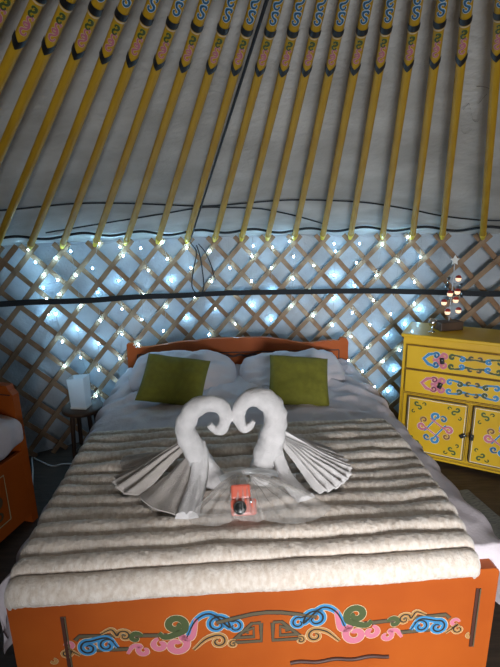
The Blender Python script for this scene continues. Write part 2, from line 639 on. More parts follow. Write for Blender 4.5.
# faint ink mark on the canvas
o = Orn(lambda x, y, h: tuple(cyl(23.9 + x, 1.49 - y, cone_z(1.49 - y) + 0.038)))
for pts in ([(-1.0, 0.06), (-0.4, 0.10), (-0.1, 0.06), (0.4, -0.02), (1.0, -0.03), (1.2, 0.03)], [(0.8, 0.09), (1.8, 0.15)], [(-1.2, 0.0), (-0.9, -0.1), (-0.2, -0.12), (0.3, -0.09)], [(0.4, 0.2), (1.6, 0.19), (2.6, 0.16)]):
    c = catmull([(a, b, 0) for a, b in pts], 5)
    L, Rr = [], []
    for q in c:
        L.append(tuple(cyl(23.9 + q.x, 1.49 - q.y - 0.004, cone_z(1.49 - q.y) + 0.038)))
        Rr.append(tuple(cyl(23.9 + q.x, 1.49 - q.y + 0.004, cone_z(1.49 - q.y) + 0.038)))
    o.mb.grid([L, Rr], M['ink'], False)
tag(o.done('ink_mark', None), 'faint grey brush mark written on the roof canvas at the right', 'mark')

# ------------------------------------------------------------------ fairy lights
BUL = [(-31.7, 1.472), (-31.1, 1.387), (-30.4, 1.141), (-30.4, 1.206), (-30.3, 1.019), (-30.3, 1.302), (-29.4, 1.016), (-29.3, 0.654), (-29.2, 0.833), (-28.8, 1.164), (-28.8, 1.261), (-28.7, 1.407), (-27.2, 0.698), (-27.0, 0.884), (-26.9, 1.445), (-26.6, 1.281), (-26.5, 1.066), (-25.8, 0.39), (-25.1, 0.585), (-24.6, 0.76), (-24.5, 1.322), (-24.2, 0.947), (-24.0, 1.138), (-23.4, 1.489), (-22.7, 0.464), (-22.2, 0.65), (-21.6, 0.83), (-21.3, 1.017), (-21.2, 1.212), (-20.8, 1.457), (-20.5, 1.396), (-19.5, 0.738), (-18.8, 0.927), (-18.3, 1.11), (-18.2, 1.443), (-17.4, 1.282), (-16.0, 0.825), (-15.3, 1.007), (-15.3, 1.475), (-14.8, 1.357), (-14.3, 1.188), (-12.5, 0.89), (-12.1, 1.433), (-11.7, 1.286), (-11.4, 1.068), (-9.6, 0.767), (-9.0, 1.4), (-8.9, 1.178), (-8.5, 0.954), (-6.3, 1.271), (-6.0, 1.078), (-5.8, 0.843), (-3.3, 1.17), (-3.2, 0.968), (-3.2, 1.356), (-3.0, 1.431), (-0.5, 0.846), (-0.5, 1.266), (-0.3, 1.074), (-0.3, 1.415), (2.0, 1.458), (2.3, 0.97), (2.5, 1.181), (2.6, 1.345), (5.3, 1.082), (5.4, 0.895), (5.4, 1.278), (8.1, 1.438), (8.2, 0.818), (8.3, 1.012), (8.3, 1.192), (8.3, 1.382), (10.6, 0.539), (10.8, 0.734), (10.9, 0.921), (11.1, 1.114), (11.2, 1.298), (11.5, 1.436), (12.7, 0.457), (13.2, 0.652), (13.4, 0.833), (13.7, 1.02), (13.9, 1.206), (14.5, 0.333), (14.5, 1.428), (15.4, 0.544), (15.8, 0.732), (16.1, 0.921), (16.4, 0.276), (16.6, 1.104), (16.7, 1.312), (17.0, 0.456), (17.6, 0.644), (17.7, 1.482), (18.1, 0.828), (18.9, 1.164), (19.1, 1.003), (19.4, 1.345), (19.8, 0.948)]
fl = tag(empty('fairy_light_curtain', (CX, CY, 0)), 'curtain of tiny cool white fairy lights hanging on the lattice', 'fairy lights')
RB = R + 0.012


def bulb_r(th, z):
    near = 1e9
    for h in head_th:
        for sg in (-1, 1):
            tz = h + math.degrees((ztop - 0.055 - z) / SL * sg / R)
            near = min(near, abs(th - tz))
    return R - 0.066 if near < 0.62 or z > 1.25 or int(z * 1000) % 2 else R + 0.014


c0 = Vector((CX, CY, 0))
mb = MB()
mb.tube([cyl(-32 + k * 0.5, RB, 1.49 + 0.012 * sin(k * 0.9)) - c0 for k in range(0, 105)], 0.0018, M['wire'], 5)
strands = {}
for th, z in BUL:
    strands.setdefault(round((th + 33) / 2.9), []).append((th, z))
for k, l in strands.items():
    l.sort(key=lambda q: -q[1])
    pts = [cyl(l[0][0], RB, 1.492) - c0] + [cyl(a, bulb_r(a, b), b + 0.006) - c0 for a, b in l]
    mb.tube(pts, 0.0013, M['wire'], 4)
mb.build('cord', fl)
bb = MB()
prof = [(0.0006, -0.007), (0.0034, -0.006), (0.0052, -0.003), (0.0057, 0.0), (0.005, 0.004), (0.003, 0.007), (0.0006, 0.008)]
bb.lathe(prof, M['bulb'], 8)
bulb0 = None
for th, z in BUL:
    if bulb0 is None:
        bulb0 = bb.build('bulb', fl)
        b = bulb0
    else:
        b = bulb0.copy()
        COL.objects.link(b)
    b.parent = fl
    b.location = cyl(th, bulb_r(th, z), z) - c0

# ------------------------------------------------------------------ the main bed
BYAW, BX, BY, BL = radians(3.4101), 0.0176, 1.2685, 2.068
BED = lambda o: (setattr(o, 'location', (BX, BY, 0)), setattr(o, 'rotation_euler', (0, 0, BYAW)), o)[2]
bed = BED(empty('bed'))
tag(bed, 'large orange painted wooden bed carrying the towel swans', 'bed')
HB = 2.045      # headboard plane (local v of its face)
outl = [(-0.800, 0.20), (-0.794, 0.762), (-0.785, 0.769), (-0.75, 0.768), (-0.738, 0.745), (-0.722, 0.735), (-0.63, 0.738), (-0.52, 0.752), (-0.41, 0.768), (-0.35, 0.771),
        (-0.29, 0.771), (-0.25, 0.778), (-0.175, 0.784), (0.0, 0.783), (0.175, 0.780), (0.25, 0.775), (0.29, 0.766), (0.366, 0.755), (0.43, 0.738), (0.49, 0.727), (0.57, 0.724), (0.66, 0.735), (0.72, 0.738), (0.765, 0.732),
        (0.775, 0.742), (0.781, 0.756), (0.80, 0.756), (0.83, 0.745), (0.84, 0.72), (0.84, 0.20)]
mb = MB()
mb.prism(outl, HB, HB + 0.035, M['orange'])
hb = mb.build('headboard', bed)
fix_normals(hb)
mb = MB()
# recessed line around the headboard panel
for a, b in (((-0.722, 0.684), (0.77, 0.664)), ((-0.722, 0.684), (-0.722, 0.35)), ((0.77, 0.664), (0.77, 0.35))):
    w = 0.0045
    if abs(a[0] - b[0]) > 0.1:
        out = [(a[0], a[1] - w), (b[0], b[1] - w), (b[0], b[1] + w), (a[0], a[1] + w)]
    else:
        out = [(a[0] - w, a[1]), (a[0] - w, b[1]), (a[0] + w, b[1]), (a[0] + w, a[1])]
    mb.prism(out, HB - 0.0015, HB, M['orange_dark'])
mb.build('panel_line', hb)
# dark carved foot rail in the middle of the headboard
mb = MB()
mb.tube([(-0.30 + 0.012 * i, HB - 0.008, 0.652 + 0.006 * sin(i * 0.75)) for i in range(51)], 0.009, M['orange_dark'], 6)
mb.build('carved_strip', hb)

# footboard
FT = 0.505
mb = MB()
bot = [(-0.815, 0.0), (-0.815, FT - 0.012), (-0.803, FT), (0.798, FT + 0.012), (0.812, FT), (0.812, 0.0), (0.73, 0.0), (0.71, 0.05)]
nb = 24
for i in range(nb + 1):
    u = 0.68 - 1.36 * i / nb
    bot.append((u, 0.125 - 0.045 * abs(u / 0.68) ** 3 + 0.008 * cos(u * 14)))
bot += [(-0.71, 0.05), (-0.73, 0.0)]
mb.prism(bot, 0.0, 0.05, M['orange'])
fb = mb.build('footboard', bed)
fix_normals(fb)
mb = MB()
for a, b, c, d in ((-0.652, -0.641, 0.17, 0.440), (0.737, 0.748, 0.19, 0.440)):
    mb = MB()
    mb.rbox(((a + b) / 2, -0.001, (c + d) / 2), (b - a, 0.006, d - c), M['orange_dark'], 0.002)
    mb.rbox(((b + 0.004), -0.0015, (c + d) / 2), (0.005, 0.006, d - c), PAINT['olive'], 0.001)
    mb.build('panel_groove', fb)
mb = MB()
mb.tube([(0.10 + 0.012 * i, -0.002, 0.178 + 0.004 * sin(i * 0.6)) for i in range(30)], 0.007, M['orange_dark'], 6)
mb.build('carved_line', fb)
U0, Z0 = 0.02, 0.322      # centre of the painted frieze
o = Orn(lambda x, y, h: (U0 + x, -h - 0.0005, Z0 + y - 0.01 * (x / 0.7)), 1.45, 0.5)
for sg in (-1, 1):
    X = lambda pts: [(sg * a, b) for a, b in pts]
    FL = lambda a: a if sg > 0 else 180 - a
    # key-fret square beside the middle
    q = [(0.02, 0.035), (0.02, -0.04), (0.125, -0.04), (0.105, -0.02), (0.045, -0.02), (0.045, 0.018), (0.085, 0.0), (0.062, 0.0)]
    o.bar(X(q), 0.011)
    o.bar(X([(0.125, -0.04), (0.05, 0.036), (0.02, 0.036)]), 0.010)
    # long bars
    o.bar(X([(0.30, 0.005), (0.40, 0.012), (0.62, 0.025), (0.635, 0.008)]), 0.012)
    o.bar(X([(0.46, -0.04), (0.60, -0.035)]), 0.012)
    # blue clouds next to the middle
    o.curl(sg * 0.165, 0.040, 0.040, FL(200), 1.15, -sg, 'blue', 0.017, edge='cream', inner='dark', ew=0.008, tail=X([(0.27, -0.005), (0.235, 0.065), (0.185, 0.085)]))
    o.curl(sg * 0.108, 0.028, 0.026, FL(60), 1.0, sg, 'blue', 0.014, edge='cream', inner='dark', ew=0.007, tail=X([(0.16, 0.075)]))
    # tan scroll under it
    o.curl(sg * 0.165, -0.030, 0.028, FL(60), 1.1, sg, 'tan', 0.014, edge='cream', inner='dark', ew=0.007, tail=X([(0.25, -0.06), (0.21, -0.02)]))
    o.curl(sg * 0.115, -0.045, 0.016, FL(120), 0.9, -sg, 'tan', 0.010, edge='cream', inner='dark', ew=0.006)
    # pink cloud
    o.curl(sg * 0.305, -0.035, 0.038, FL(120), 1.1, sg, 'pink', 0.017, edge='cream', ew=0.008, tail=X([(0.235, 0.07), (0.25, 0.0), (0.27, -0.01)]))
    o.curl(sg * 0.36, -0.030, 0.026, FL(80), 1.0, -sg, 'pink', 0.014, edge='cream', ew=0.007)
    o.curl(sg * 0.415, -0.050, 0.022, FL(60), 0.9, -sg, 'pink', 0.012, edge='cream', ew=0.006, tail=X([(0.47, -0.06), (0.45, -0.03)]))
    # green curl
    o.curl(sg * 0.305, 0.048, 0.036, FL(230), 1.25, -sg, 'green', 0.017, edge='cream', ew=0.008, tail=X([(0.36, 0.02), (0.34, 0.0)]))
    # outer tan scrolls
    o.curl(sg * 0.475, 0.016, 0.024, FL(10), 1.0, sg, 'tan', 0.013, edge='cream', inner='dark', ew=0.006, tail=X([(0.55, 0.03), (0.515, 0.045)]))
    o.curl(sg * 0.438, 0.006, 0.022, FL(170), 0.95, -sg, 'green', 0.012, edge='cream', ew=0.006)
    # outer blue clouds
    o.curl(sg * 0.595, -0.025, 0.030, FL(110), 1.2, -sg, 'blue', 0.016, edge='cream', inner='dark', ew=0.008, tail=X([(0.50, -0.03), (0.53, 0.012)]))
    o.curl(sg * 0.535, -0.018, 0.028, FL(150), 1.1, -sg, 'blue', 0.015, edge='cream', inner='dark', ew=0.008)
    # outermost
    o.curl(sg * 0.655, -0.012, 0.017, FL(10), 0.9, sg, 'pink', 0.009, edge='cream', ew=0.005)
    o.curl(sg * 0.67, -0.040, 0.020, FL(100), 1.0, sg, 'tan', 0.011, edge='cream', inner='dark', ew=0.006, tail=X([(0.625, -0.055)]))
    o.curl(sg * 0.715, -0.072, 0.012, FL(100), 0.8, sg, 'tan', 0.008, edge='cream', ew=0.004)
o.bar([(-0.17, 0.048), (-0.11, 0.062), (-0.05, 0.075), (0.0, 0.079), (0.05, 0.075), (0.11, 0.062), (0.17, 0.048)], 0.012)
o.done('painted_scrollwork', fb)
mb = MB()
for s_, u in ((-1, -0.775), (1, 0.775)):
    m2 = MB()
    m2.rbox((u, (0.05 + HB) / 2, 0.315), (0.03, HB - 0.05, 0.22), M['orange'], 0.004)
    m2.build('side_rail', bed)
for u in (-0.77, 0.77):
    m2 = MB()
    m2.rbox((u, 2.01, 0.101), (0.06, 0.07, 0.202), M['orange'], 0.004)
    m2.build('leg', bed)
m2 = MB()
m2.rbox((0, (0.05 + HB) / 2, 0.29), (1.52, HB - 0.05, 0.03), M['brown'], 0.003)
m2.build('slat_base', bed)

# mattress under a grey sheet
mt = BED(empty('mattress'))
tag(mt, 'thick mattress wrapped in a crumpled grey sheet on the large orange bed', 'mattress')
m2 = MB()
m2.rbox((0, 1.05, 0.42), (1.46, 1.92, 0.22), M['sheet'], 0.05, seg=4)
m2.build('core', mt)


def sheet_pt(q, v):
    """q in -1..1 across; flat top then rounded sides falling"""
    top, half, rad, fall = 0.578, (0.765 if q < 0 else 0.80), 0.075, 0.24
    L1, L2 = half, rad * pi / 2
    tot = L1 + L2 + fall
    s = abs(q) * tot
    sg = 1 if q >= 0 else -1
    pl = 0.0
    if s < L1:
        u, z = s, top
        n = (0, 1)
    elif s < L1 + L2:
        a = (s - L1) / rad
        u, z = half + rad * sin(a), top - rad + rad * cos(a)
        n = (sin(a), cos(a))
        pl = a / (pi / 2)
    else:
        d = s - L1 - L2
        u, z = half + rad + 0.05 * d, top - rad - d
        n = (1, 0.05)
        pl = 1
    wr = 0.009 * nz(q * 3.1 * sg, v * 2.3, 1.0 + sg) + 0.006 * nz(q * 9, v * 6, 4) + 0.004 * nz(q * 20, v * 9, 8)
    # pleats that run down the sides
    wr += pl * (0.014 * sin(v * 34 + 3.5 * nz(v * 2.5, sg * 3.0)) + 0.02 * nz(v * 4, sg * 2.0, 3.0))
    # radiating gathers near the head end corners
    hd = max(0, min(1, (v - 1.0) / 0.6))
    wr += hd * 0.013 * sin((abs(u) * 1.2 + v) * 30 + 4 * nz(u * 3, v * 3, 6)) * min(1, max(0, (abs(u) - 0.35) / 0.3))
    wr += hd * 0.012 * nz(u * 5, v * 7, 2.5)
    rd = abs(nz(u * 4.2 * sg + 0.6 * v, v * 3.4, 12.0))
    rd2 = abs(nz(u * 9 + v * 3, v * 6 * sg, 21.0))
    wr += (0.016 * max(0, 1 - rd * 7) + 0.009 * max(0, 1 - rd2 * 6)) * (0.35 + 0.65 * hd)
    return (sg * (u + n[0] * wr), v, z + n[1] * wr)


m2 = MB()
rows = []
for i in range(0, 131):
    v = 0.035 + (2.03 - 0.035) * i / 130
    row = []
    for j in range(0, 161):
        q = -1 + 2 * j / 160
        p = sheet_pt(q, v)
        row.append(p)
    rows.append(row)
# front edge drops in behind the footboard
front = [[(x, 0.056, max(0.3, z - 0.12)) for (x, y, z) in rows[0]]]
m2.grid(front + rows, M['sheet'])
m2.build('bed_sheet', mt)


# ------------------------------------------------------------------ pillows and cushions
def pillow_mesh(w, h, t, m, seed, n=28, corner=0.05, puff=0.42, wr=0.006, rnd=0.0):
    mb = MB()
    for sg in (1, -1):
        rows = []
        for i in range(n + 1):
            b = -1 + 2 * i / n
            row = []
            for j in range(n + 1):
                a = -1 + 2 * j / n
                e = ((1 - a ** 4) * (1 - b ** 4)) ** puff
                x = w / 2 * a * (1 - corner * (1 - b * b))
                y = h / 2 * b * (1 - corner * (1 - a * a))
                if rnd:            # soft rounded corners
                    f = 1 - rnd * (abs(a) * abs(b)) ** 2.5
                    x, y = x * f, y * f
                z = sg * t / 2 * e
                k = wr * nz(a * 2.5, b * 2.5, seed + sg) * (0.3 + e) + wr * 0.5 * nz(a * 7, b * 6, seed) * e
                row.append((x, y, z + k))
            rows.append(row)
        mb.grid(rows if sg > 0 else [r[::-1] for r in rows], m)
    return mb


def lean(name, mbx, u, v, z, tilt, rz=0, yaw=0):
    o = mbx.build(name)
    loc = Matrix.Rotation(BYAW, 4, 'Z') @ Vector((u, v, 0))
    Mx = Matrix.Translation((BX + loc.x, BY + loc.y, z)) @ Matrix.Rotation(BYAW + yaw, 4, 'Z') @ Matrix.Rotation(tilt, 4, 'X') @ Matrix.Rotation(rz, 4, 'Z')
    o.matrix_world = Mx
    return o


tag(lean('pillow', pillow_mesh(0.76, 0.50, 0.16, M['sheet'], 3.3, wr=0.034, corner=0.04, puff=0.5, rnd=0.25), -0.375, 1.775, 0.603, radians(20), radians(-2)),
    'large grey pillow against the headboard behind the olive cushion near the lamp', 'pillow', 'grey pillows at the headboard')
tag(lean('pillow', pillow_mesh(0.76, 0.50, 0.16, M['sheet'], 7.1, wr=0.034, corner=0.04, puff=0.5, rnd=0.25), 0.375, 1.765, 0.588, radians(18), radians(4)),
    'large grey pillow against the headboard behind the olive cushion near the cabinet', 'pillow', 'grey pillows at the headboard')
tag(lean('cushion', pillow_mesh(0.40, 0.335, 0.10, M['olive'], 1.2, corner=0.04), -0.405, 1.465, 0.692, radians(41), radians(-11)),
    'olive green square cushion leaning on the pillow nearer the lamp', 'cushion', 'olive cushions on the bed')
tag(lean('cushion', pillow_mesh(0.365, 0.345, 0.10, M['olive'], 5.2, corner=0.04), 0.355, 1.38, 0.688, radians(39), radians(-7)),
    'olive green square cushion leaning on the pillow nearer the yellow cabinet', 'cushion', 'olive cushions on the bed')

# ------------------------------------------------------------------ the plush throw in soft rolls
S_G = [.045, .105, .19, .28, .385, .48, .565, .64, .715, .795, .878, .958, 1.02, 1.105]      # arc position of each groove from the far edge


def throw_pt(q, k, t):
    """q -1..1 across, roll k, t 0..1 over that plump roll"""
    uL, uR = -0.805, 0.757
    s0, s1 = S_G[k], S_G[k + 1]
    c = -cos(pi * t)
    s = (s0 + s1) / 2 + (s1 - s0) / 2 * math.copysign(abs(c) ** 0.9, c)
    wob = 0.022 * nz(q * 2.2, s * 2.0, 2.0) + 0.010 * nz(q * 7, s * 4.0, 5.0)
    wob *= 1 - 0.8 * max(0, min(1, (s - 0.55) / 0.3))
    s = s + wob * min(1, max(0, s - 0.045) / 0.1)
    roll = (max(0, sin(pi * t))) ** 0.8
    amp = 0.6 * (s1 - s0) * (0.8 + 0.2 * (k > 5)) * (0.72 if k == 12 else 1)
    flat, rad = 1.0, 0.05
    if s < flat:
        v, z, n = 1.05 - s, 0.580, (0, 1)
    elif s < flat + rad * pi / 2:
        a = (s - flat) / rad
        v, z, n = 0.05 - (rad + 0.006) * sin(a), 0.580 - rad + rad * cos(a), (-sin(a), cos(a))
    else:
        d = s - flat - rad * pi / 2
        v, z, n = -0.006, 0.530 - d, (-1, 0.1)
    e = min(1, (1 - abs(q)) / 0.06)
    edge = math.sqrt(max(0, 1 - (1 - e) ** 2))
    h = roll * amp * edge * (1 + 0.25 * nz(q * 3.5, k * 1.7, 9.0))
    fz = 0.0024 * nz(q * 70, s * 60, 3.3) + 0.0022 * nz(q * 150, s * 110, 8.8)
    h += fz * (0.4 + roll) + 0.006 * nz(q * 5, s * 7, 1.1) * roll
    u = uL + (uR - uL) * (q + 1) / 2
    # scalloped side edges, each roll bulging out
    if abs(q) > 0.9:
        u += (1 if q > 0 else -1) * 0.014 * (roll - 0.5) * (abs(q) - 0.9) / 0.1
        z -= 0.020 * (1 - edge)
    if q > 0:
        u += 0.022 * max(0, min(1, (0.55 - abs(s - 0.35)) / 0.5)) * q ** 2
    u -= 0.03 * max(0, q) * max(0, min(1, (s - 0.85) / 0.25))
    return (u, v + n[0] * h, z + n[1] * h)


m2 = MB()
rows = []
NK, NQ = 24, 230
NS = 13 * NK
for i in range(NS + 1):
    k = min(12, i // NK)
    t = (i - k * NK) / NK
    rows.append([throw_pt(-1 + 2 * j / NQ, k, t) for j in range(NQ + 1)])
m2.grid(rows, M['fur'])
# underside, so that it has a thickness
und = [[(x * 0.995, y + (0.012 if i > NS * 0.95 else 0), min(z - 0.012, 0.575)) for (x, y, z) in r[::-1]] for i, r in enumerate(rows)][::6]
m2.grid([r[::5] for r in und], M['fur'])
tag(BED(m2.build('throw')), 'cream plush fur throw in thick soft rolls across the bed', 'blanket')

# ------------------------------------------------------------------ towel swans
SV = 0.43


def swan(side, path, rad, fan, label):
    root = BED(empty('towel_swan'))
    tag(root, label, 'towel swan', 'towel swans on the throw')
    pts = catmull([(u, SV + dv, z) for u, z, dv in path], 8)
    rr = lerp_list(rad, len(pts))
    mb = MB()
    mb.tube(pts, rr, M['towel'], 18, flat=0.92, rough=0.009)
    mb.build('neck', root)
    # rolled edge of the towel spiralling round the neck
    mb = MB()
    e = []
    for i, p in enumerate(pts[4:-6]):
        a = 0.9 + side * 0.02 * i
        e.append(Vector(p) + Vector((0.0, 0.0, 0.0)) + Vector((side * cos(a) * 0.3, 0.75, 0.55 * sin(a) + 0.25)).normalized() * rr[i + 4] * 0.93)
    mb.tube(e, 0.008, M['towel_shaded'], 6)
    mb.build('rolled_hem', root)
    fan(root)
    return root


def fan_mesh(pivot, rays, base=0.638, thick=0.005, m=None, seed=0.0, nrad=12, arch=0.03):
    """pleated towel: rays = list of (angle_deg, radius, high) around the pivot"""
    mb = MB()
    top, botm = [], []
    # pleats refined between rays
    fine = []
    for a, b in zip(rays[:-1], rays[1:]):
        for k in range(4):
            t = k / 4
            tt = t * t * (3 - 2 * t)
            fine.append((a[0] + (b[0] - a[0]) * t, a[1] + (b[1] - a[1]) * t, a[2] + (b[2] - a[2]) * tt))
    fine.append(rays[-1])
    for ang, rad, hi in fine:
        a = radians(ang)
        row, row2 = [], []
        for i in range(nrad + 1):
            t = i / nrad
            r = 0.02 + (rad - 0.02) * t
            z = pivot[2] * (1 - t) ** 1.6 + base * (1 - (1 - t) ** 1.6)
            z += hi * (0.35 + 0.65 * sin(pi * min(1, 0.12 + t * 0.7)))
            z += arch * sin(pi * t) * 0.5 + 0.006 * nz(ang * 0.08 + seed, t * 4, seed)
            x = pivot[0] + r * cos(a) + 0.01 * nz(t * 3, ang * 0.05, seed)
            y = pivot[1] + r * sin(a)
            row.append((x, y, z))
            row2.append((x, y, z - thick))
        top.append(row)
        botm.append(row2)
    mb.grid(top, m)
    mb.grid([r[::-1] for r in botm], m)
    for A, B in ((top[0], botm[0]), (top[-1], botm[-1])):
        mb.grid([A, B], m, False)
    mb.grid([[r[-1] for r in top], [r[-1] for r in botm]], m, False)
    return mb


def left_fan(root):
    g = M['towel_shaded']
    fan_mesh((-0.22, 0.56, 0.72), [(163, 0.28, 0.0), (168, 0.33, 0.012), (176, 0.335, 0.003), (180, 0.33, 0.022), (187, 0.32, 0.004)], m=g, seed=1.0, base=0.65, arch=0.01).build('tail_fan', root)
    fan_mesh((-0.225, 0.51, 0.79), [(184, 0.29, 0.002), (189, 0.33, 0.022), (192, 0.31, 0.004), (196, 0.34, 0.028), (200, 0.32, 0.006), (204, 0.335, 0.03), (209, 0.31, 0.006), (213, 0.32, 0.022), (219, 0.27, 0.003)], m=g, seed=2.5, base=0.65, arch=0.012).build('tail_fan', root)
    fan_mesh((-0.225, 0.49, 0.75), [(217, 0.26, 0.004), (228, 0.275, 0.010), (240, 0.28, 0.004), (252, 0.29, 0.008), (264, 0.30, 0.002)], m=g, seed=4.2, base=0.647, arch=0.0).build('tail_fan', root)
    # folded strip that hangs forward from the neck
    mb = MB()
    c = catmull([(-0.205, 0.445, 0.80), (-0.20, 0.41, 0.765), (-0.21, 0.35, 0.70), (-0.232, 0.26, 0.668), (-0.245, 0.19, 0.655)], 7)
    rows = []
    for i, p in enumerate(c):
        t = i / (len(c) - 1)
        w = 0.030 + 0.012 * t
        rows.append([(p.x + dx * w, p.y + dy * 0.012, p.z + dz * 0.030) for dx, dy, dz in ((-1, 0, -0.45), (-0.85, 0, 0.25), (-0.3, 0, 0.5), (0.0, 0, 0.1), (0.3, 0, 0.55), (0.85, 0, 0.2), (1, 0, -0.5), (0, 0, -0.62))])
    mb.grid(rows, M['towel'], True, close_u=True)
    mb.add(rows[-1], [list(range(8))], M['towel'], False)
    mb.build('folded_strip', root)


def right_fan(root):
    rays = []
    for k_ in range(23):
        a_ = 30 - 86 * k_ / 22
        rays.append((a_, (0.315 if k_ % 2 else 0.300) - 0.0016 * abs(k_ - 12) ** 1.5, 0.034 if k_ % 2 else 0.006))
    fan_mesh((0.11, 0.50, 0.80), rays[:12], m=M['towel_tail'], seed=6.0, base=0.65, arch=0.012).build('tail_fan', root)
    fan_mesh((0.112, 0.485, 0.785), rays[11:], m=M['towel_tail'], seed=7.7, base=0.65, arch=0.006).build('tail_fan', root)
    mb = MB()
    c = catmull([(0.105, 0.46, 0.83), (0.11, 0.42, 0.76), (0.135, 0.36, 0.69), (0.175, 0.29, 0.66), (0.20, 0.26, 0.652)], 7)
    rows = []
    for i, p in enumerate(c):
        w = 0.022 + 0.014 * i / (len(c) - 1)
        rows.append([(p.x + dx * w, p.y + dx * w * 0.4, p.z + dz * 0.024) for dx, dz in ((-1, -0.45), (-0.6, 0.4), (0.0, 0.15), (0.6, 0.45), (1, -0.45), (0, -0.6))])
    mb.grid(rows, M['towel'], True, close_u=True)
    mb.add(rows[-1], [list(range(6))], M['towel'], False)
    mb.build('folded_strip', root)


swan(-1, [(-0.138, 0.628, 0.0), (-0.184, 0.705, 0.0), (-0.218, 0.764, 0.0), (-0.246, 0.832, 0.0), (-0.250, 0.893, 0.0), (-0.224, 0.947, 0.0), (-0.165, 0.975, 0.0), (-0.115, 0.963, -0.005),
          (-0.093, 0.923, -0.01), (-0.108, 0.880, -0.015), (-0.138, 0.872, -0.02), (-0.158, 0.897, -0.02)],
     [0.043, 0.046, 0.046, 0.044, 0.042, 0.040, 0.036, 0.034, 0.030, 0.024, 0.018, 0.011], left_fan,
     'towel folded as a swan facing right, its tail spread toward the lamp')
swan(1, [(0.037, 0.628, 0.0), (0.050, 0.695, 0.0), (0.071, 0.762, 0.0), (0.092, 0.832, 0.0), (0.101, 0.905, 0.0), (0.085, 0.962, 0.0), (0.034, 0.992, 0.0), (-0.017, 0.978, -0.005),
         (-0.046, 0.932, -0.01), (-0.037, 0.886, -0.015), (-0.009, 0.874, -0.02), (0.015, 0.902, -0.02)],
     [0.046, 0.050, 0.054, 0.054, 0.050, 0.045, 0.038, 0.034, 0.028, 0.022, 0.017, 0.011], right_fan,
     'towel folded as a swan facing left, its pleated tail toward the cabinet')

# ------------------------------------------------------------------ coral toy camera and its sheer bag
tc = BED(empty('toy_camera'))
tc.location = Matrix.Rotation(BYAW, 4, 'Z') @ Vector((-0.045, 0.185, 0)) + Vector((BX, BY, 0.642))
tag(tc, 'small coral pink toy camera wrapped in sheer fabric between the swans', 'toy camera')
TL = Matrix.Rotation(radians(-38), 4, 'X')
mb = MB()
mb.rbox(TL @ Vector((0.004, 0, 0.029)), (0.094, 0.034, 0.058), M['coral'], 0.010, TL)
mb.rbox(TL @ Vector((0.036, -0.012, 0.027)), (0.022, 0.026, 0.048), M['coral'], 0.009, TL)
mb.build('body', tc)
mb = MB()
mb.rbox(TL @ Vector((-0.004, 0.004, 0.082)), (0.072, 0.030, 0.052), M['coral'], 0.008, TL)
mb.build('strap_block', tc)
mb = MB()
mb.lathe([(0.0235, 0), (0.0235, 0.014), (0.0195, 0.016), (0.018, 0.012)], PAINT['dark'], 28)
mb.lathe([(0.018, 0.012), (0.010, 0.0145), (0.0001, 0.0155)], M['lens'], 28)
ln = mb.build('lens', tc)
ln.matrix_local = Matrix.Translation(TL @ Vector((-0.010, -0.018, 0.026))) @ TL @ Matrix.Rotation(pi / 2, 4, 'X')
mb = MB()
mb.lathe([(0.0001, 0.004), (0.005, 0.003), (0.0055, 0)], M['metal'], 12)
sb = mb.build('shutter_button', tc)
sb.matrix_local = Matrix.Translation(TL @ Vector((0.030, -0.026, 0.044))) @ TL @ Matrix.Rotation(pi / 2, 4, 'X')

gb = BED(empty('sheer_gift_bag'))
tag(gb, 'sheer white organza bag spread out around the coral toy camera', 'gift bag')


def veil(name, rim, c, h, seed):
    mb = MB()
    n, m_ = 14, len(rim)
    rows = []
    for k in range(m_):
        row = []
        for i in range(n + 1):
            t = i / n
            x = c[0] + (rim[k][0] - c[0]) * t
            y = c[1] + (rim[k][1] - c[1]) * t
            z = c[2] * (1 - t) ** 1.2 + (0.655) * (1 - (1 - t) ** 1.2) + h * sin(pi * t) * (0.6 + 0.5 * sin(k * 1.7 + seed)) + 0.005 * nz(x * 30, y * 30, seed)
            row.append((x, y, max(z, 0.645)))
        rows.append(row)
    mb.grid(rows, M['gauze'])
    return mb.build(name, gb)


def ring_pts(l, n=5):
    return [(q.x, q.y) for q in catmull([(a, b, 0) for a, b in l], n)]


veil('bag_side', ring_pts([(-0.06, 0.34), (-0.13, 0.34), (-0.18, 0.27), (-0.235, 0.19), (-0.22, 0.14), (-0.14, 0.12), (-0.07, 0.15)]), (-0.055, 0.325, 0.722), 0.025, 0.3)
veil('bag_side', ring_pts([(0.02, 0.14), (0.10, 0.11), (0.20, 0.12), (0.275, 0.19), (0.22, 0.26), (0.13, 0.33), (0.03, 0.34)]), (-0.015, 0.325, 0.722), 0.025, 1.9)
veil('bag_front', ring_pts([(-0.08, 0.15), (-0.04, 0.14), (0.0, 0.13), (0.03, 0.145)]), (-0.035, 0.325, 0.735), 0.035, 0.9)
mb = MB()
mb.tube(catmull([(-0.125, 0.375, 0.676), (-0.07, 0.37, 0.700), (0.0, 0.37, 0.706), (0.07, 0.37, 0.698), (0.17, 0.365, 0.672)], 6), [0.013] * 25, M['clear'], 10, flat=0.7)
mb.build('clear_tie', gb)

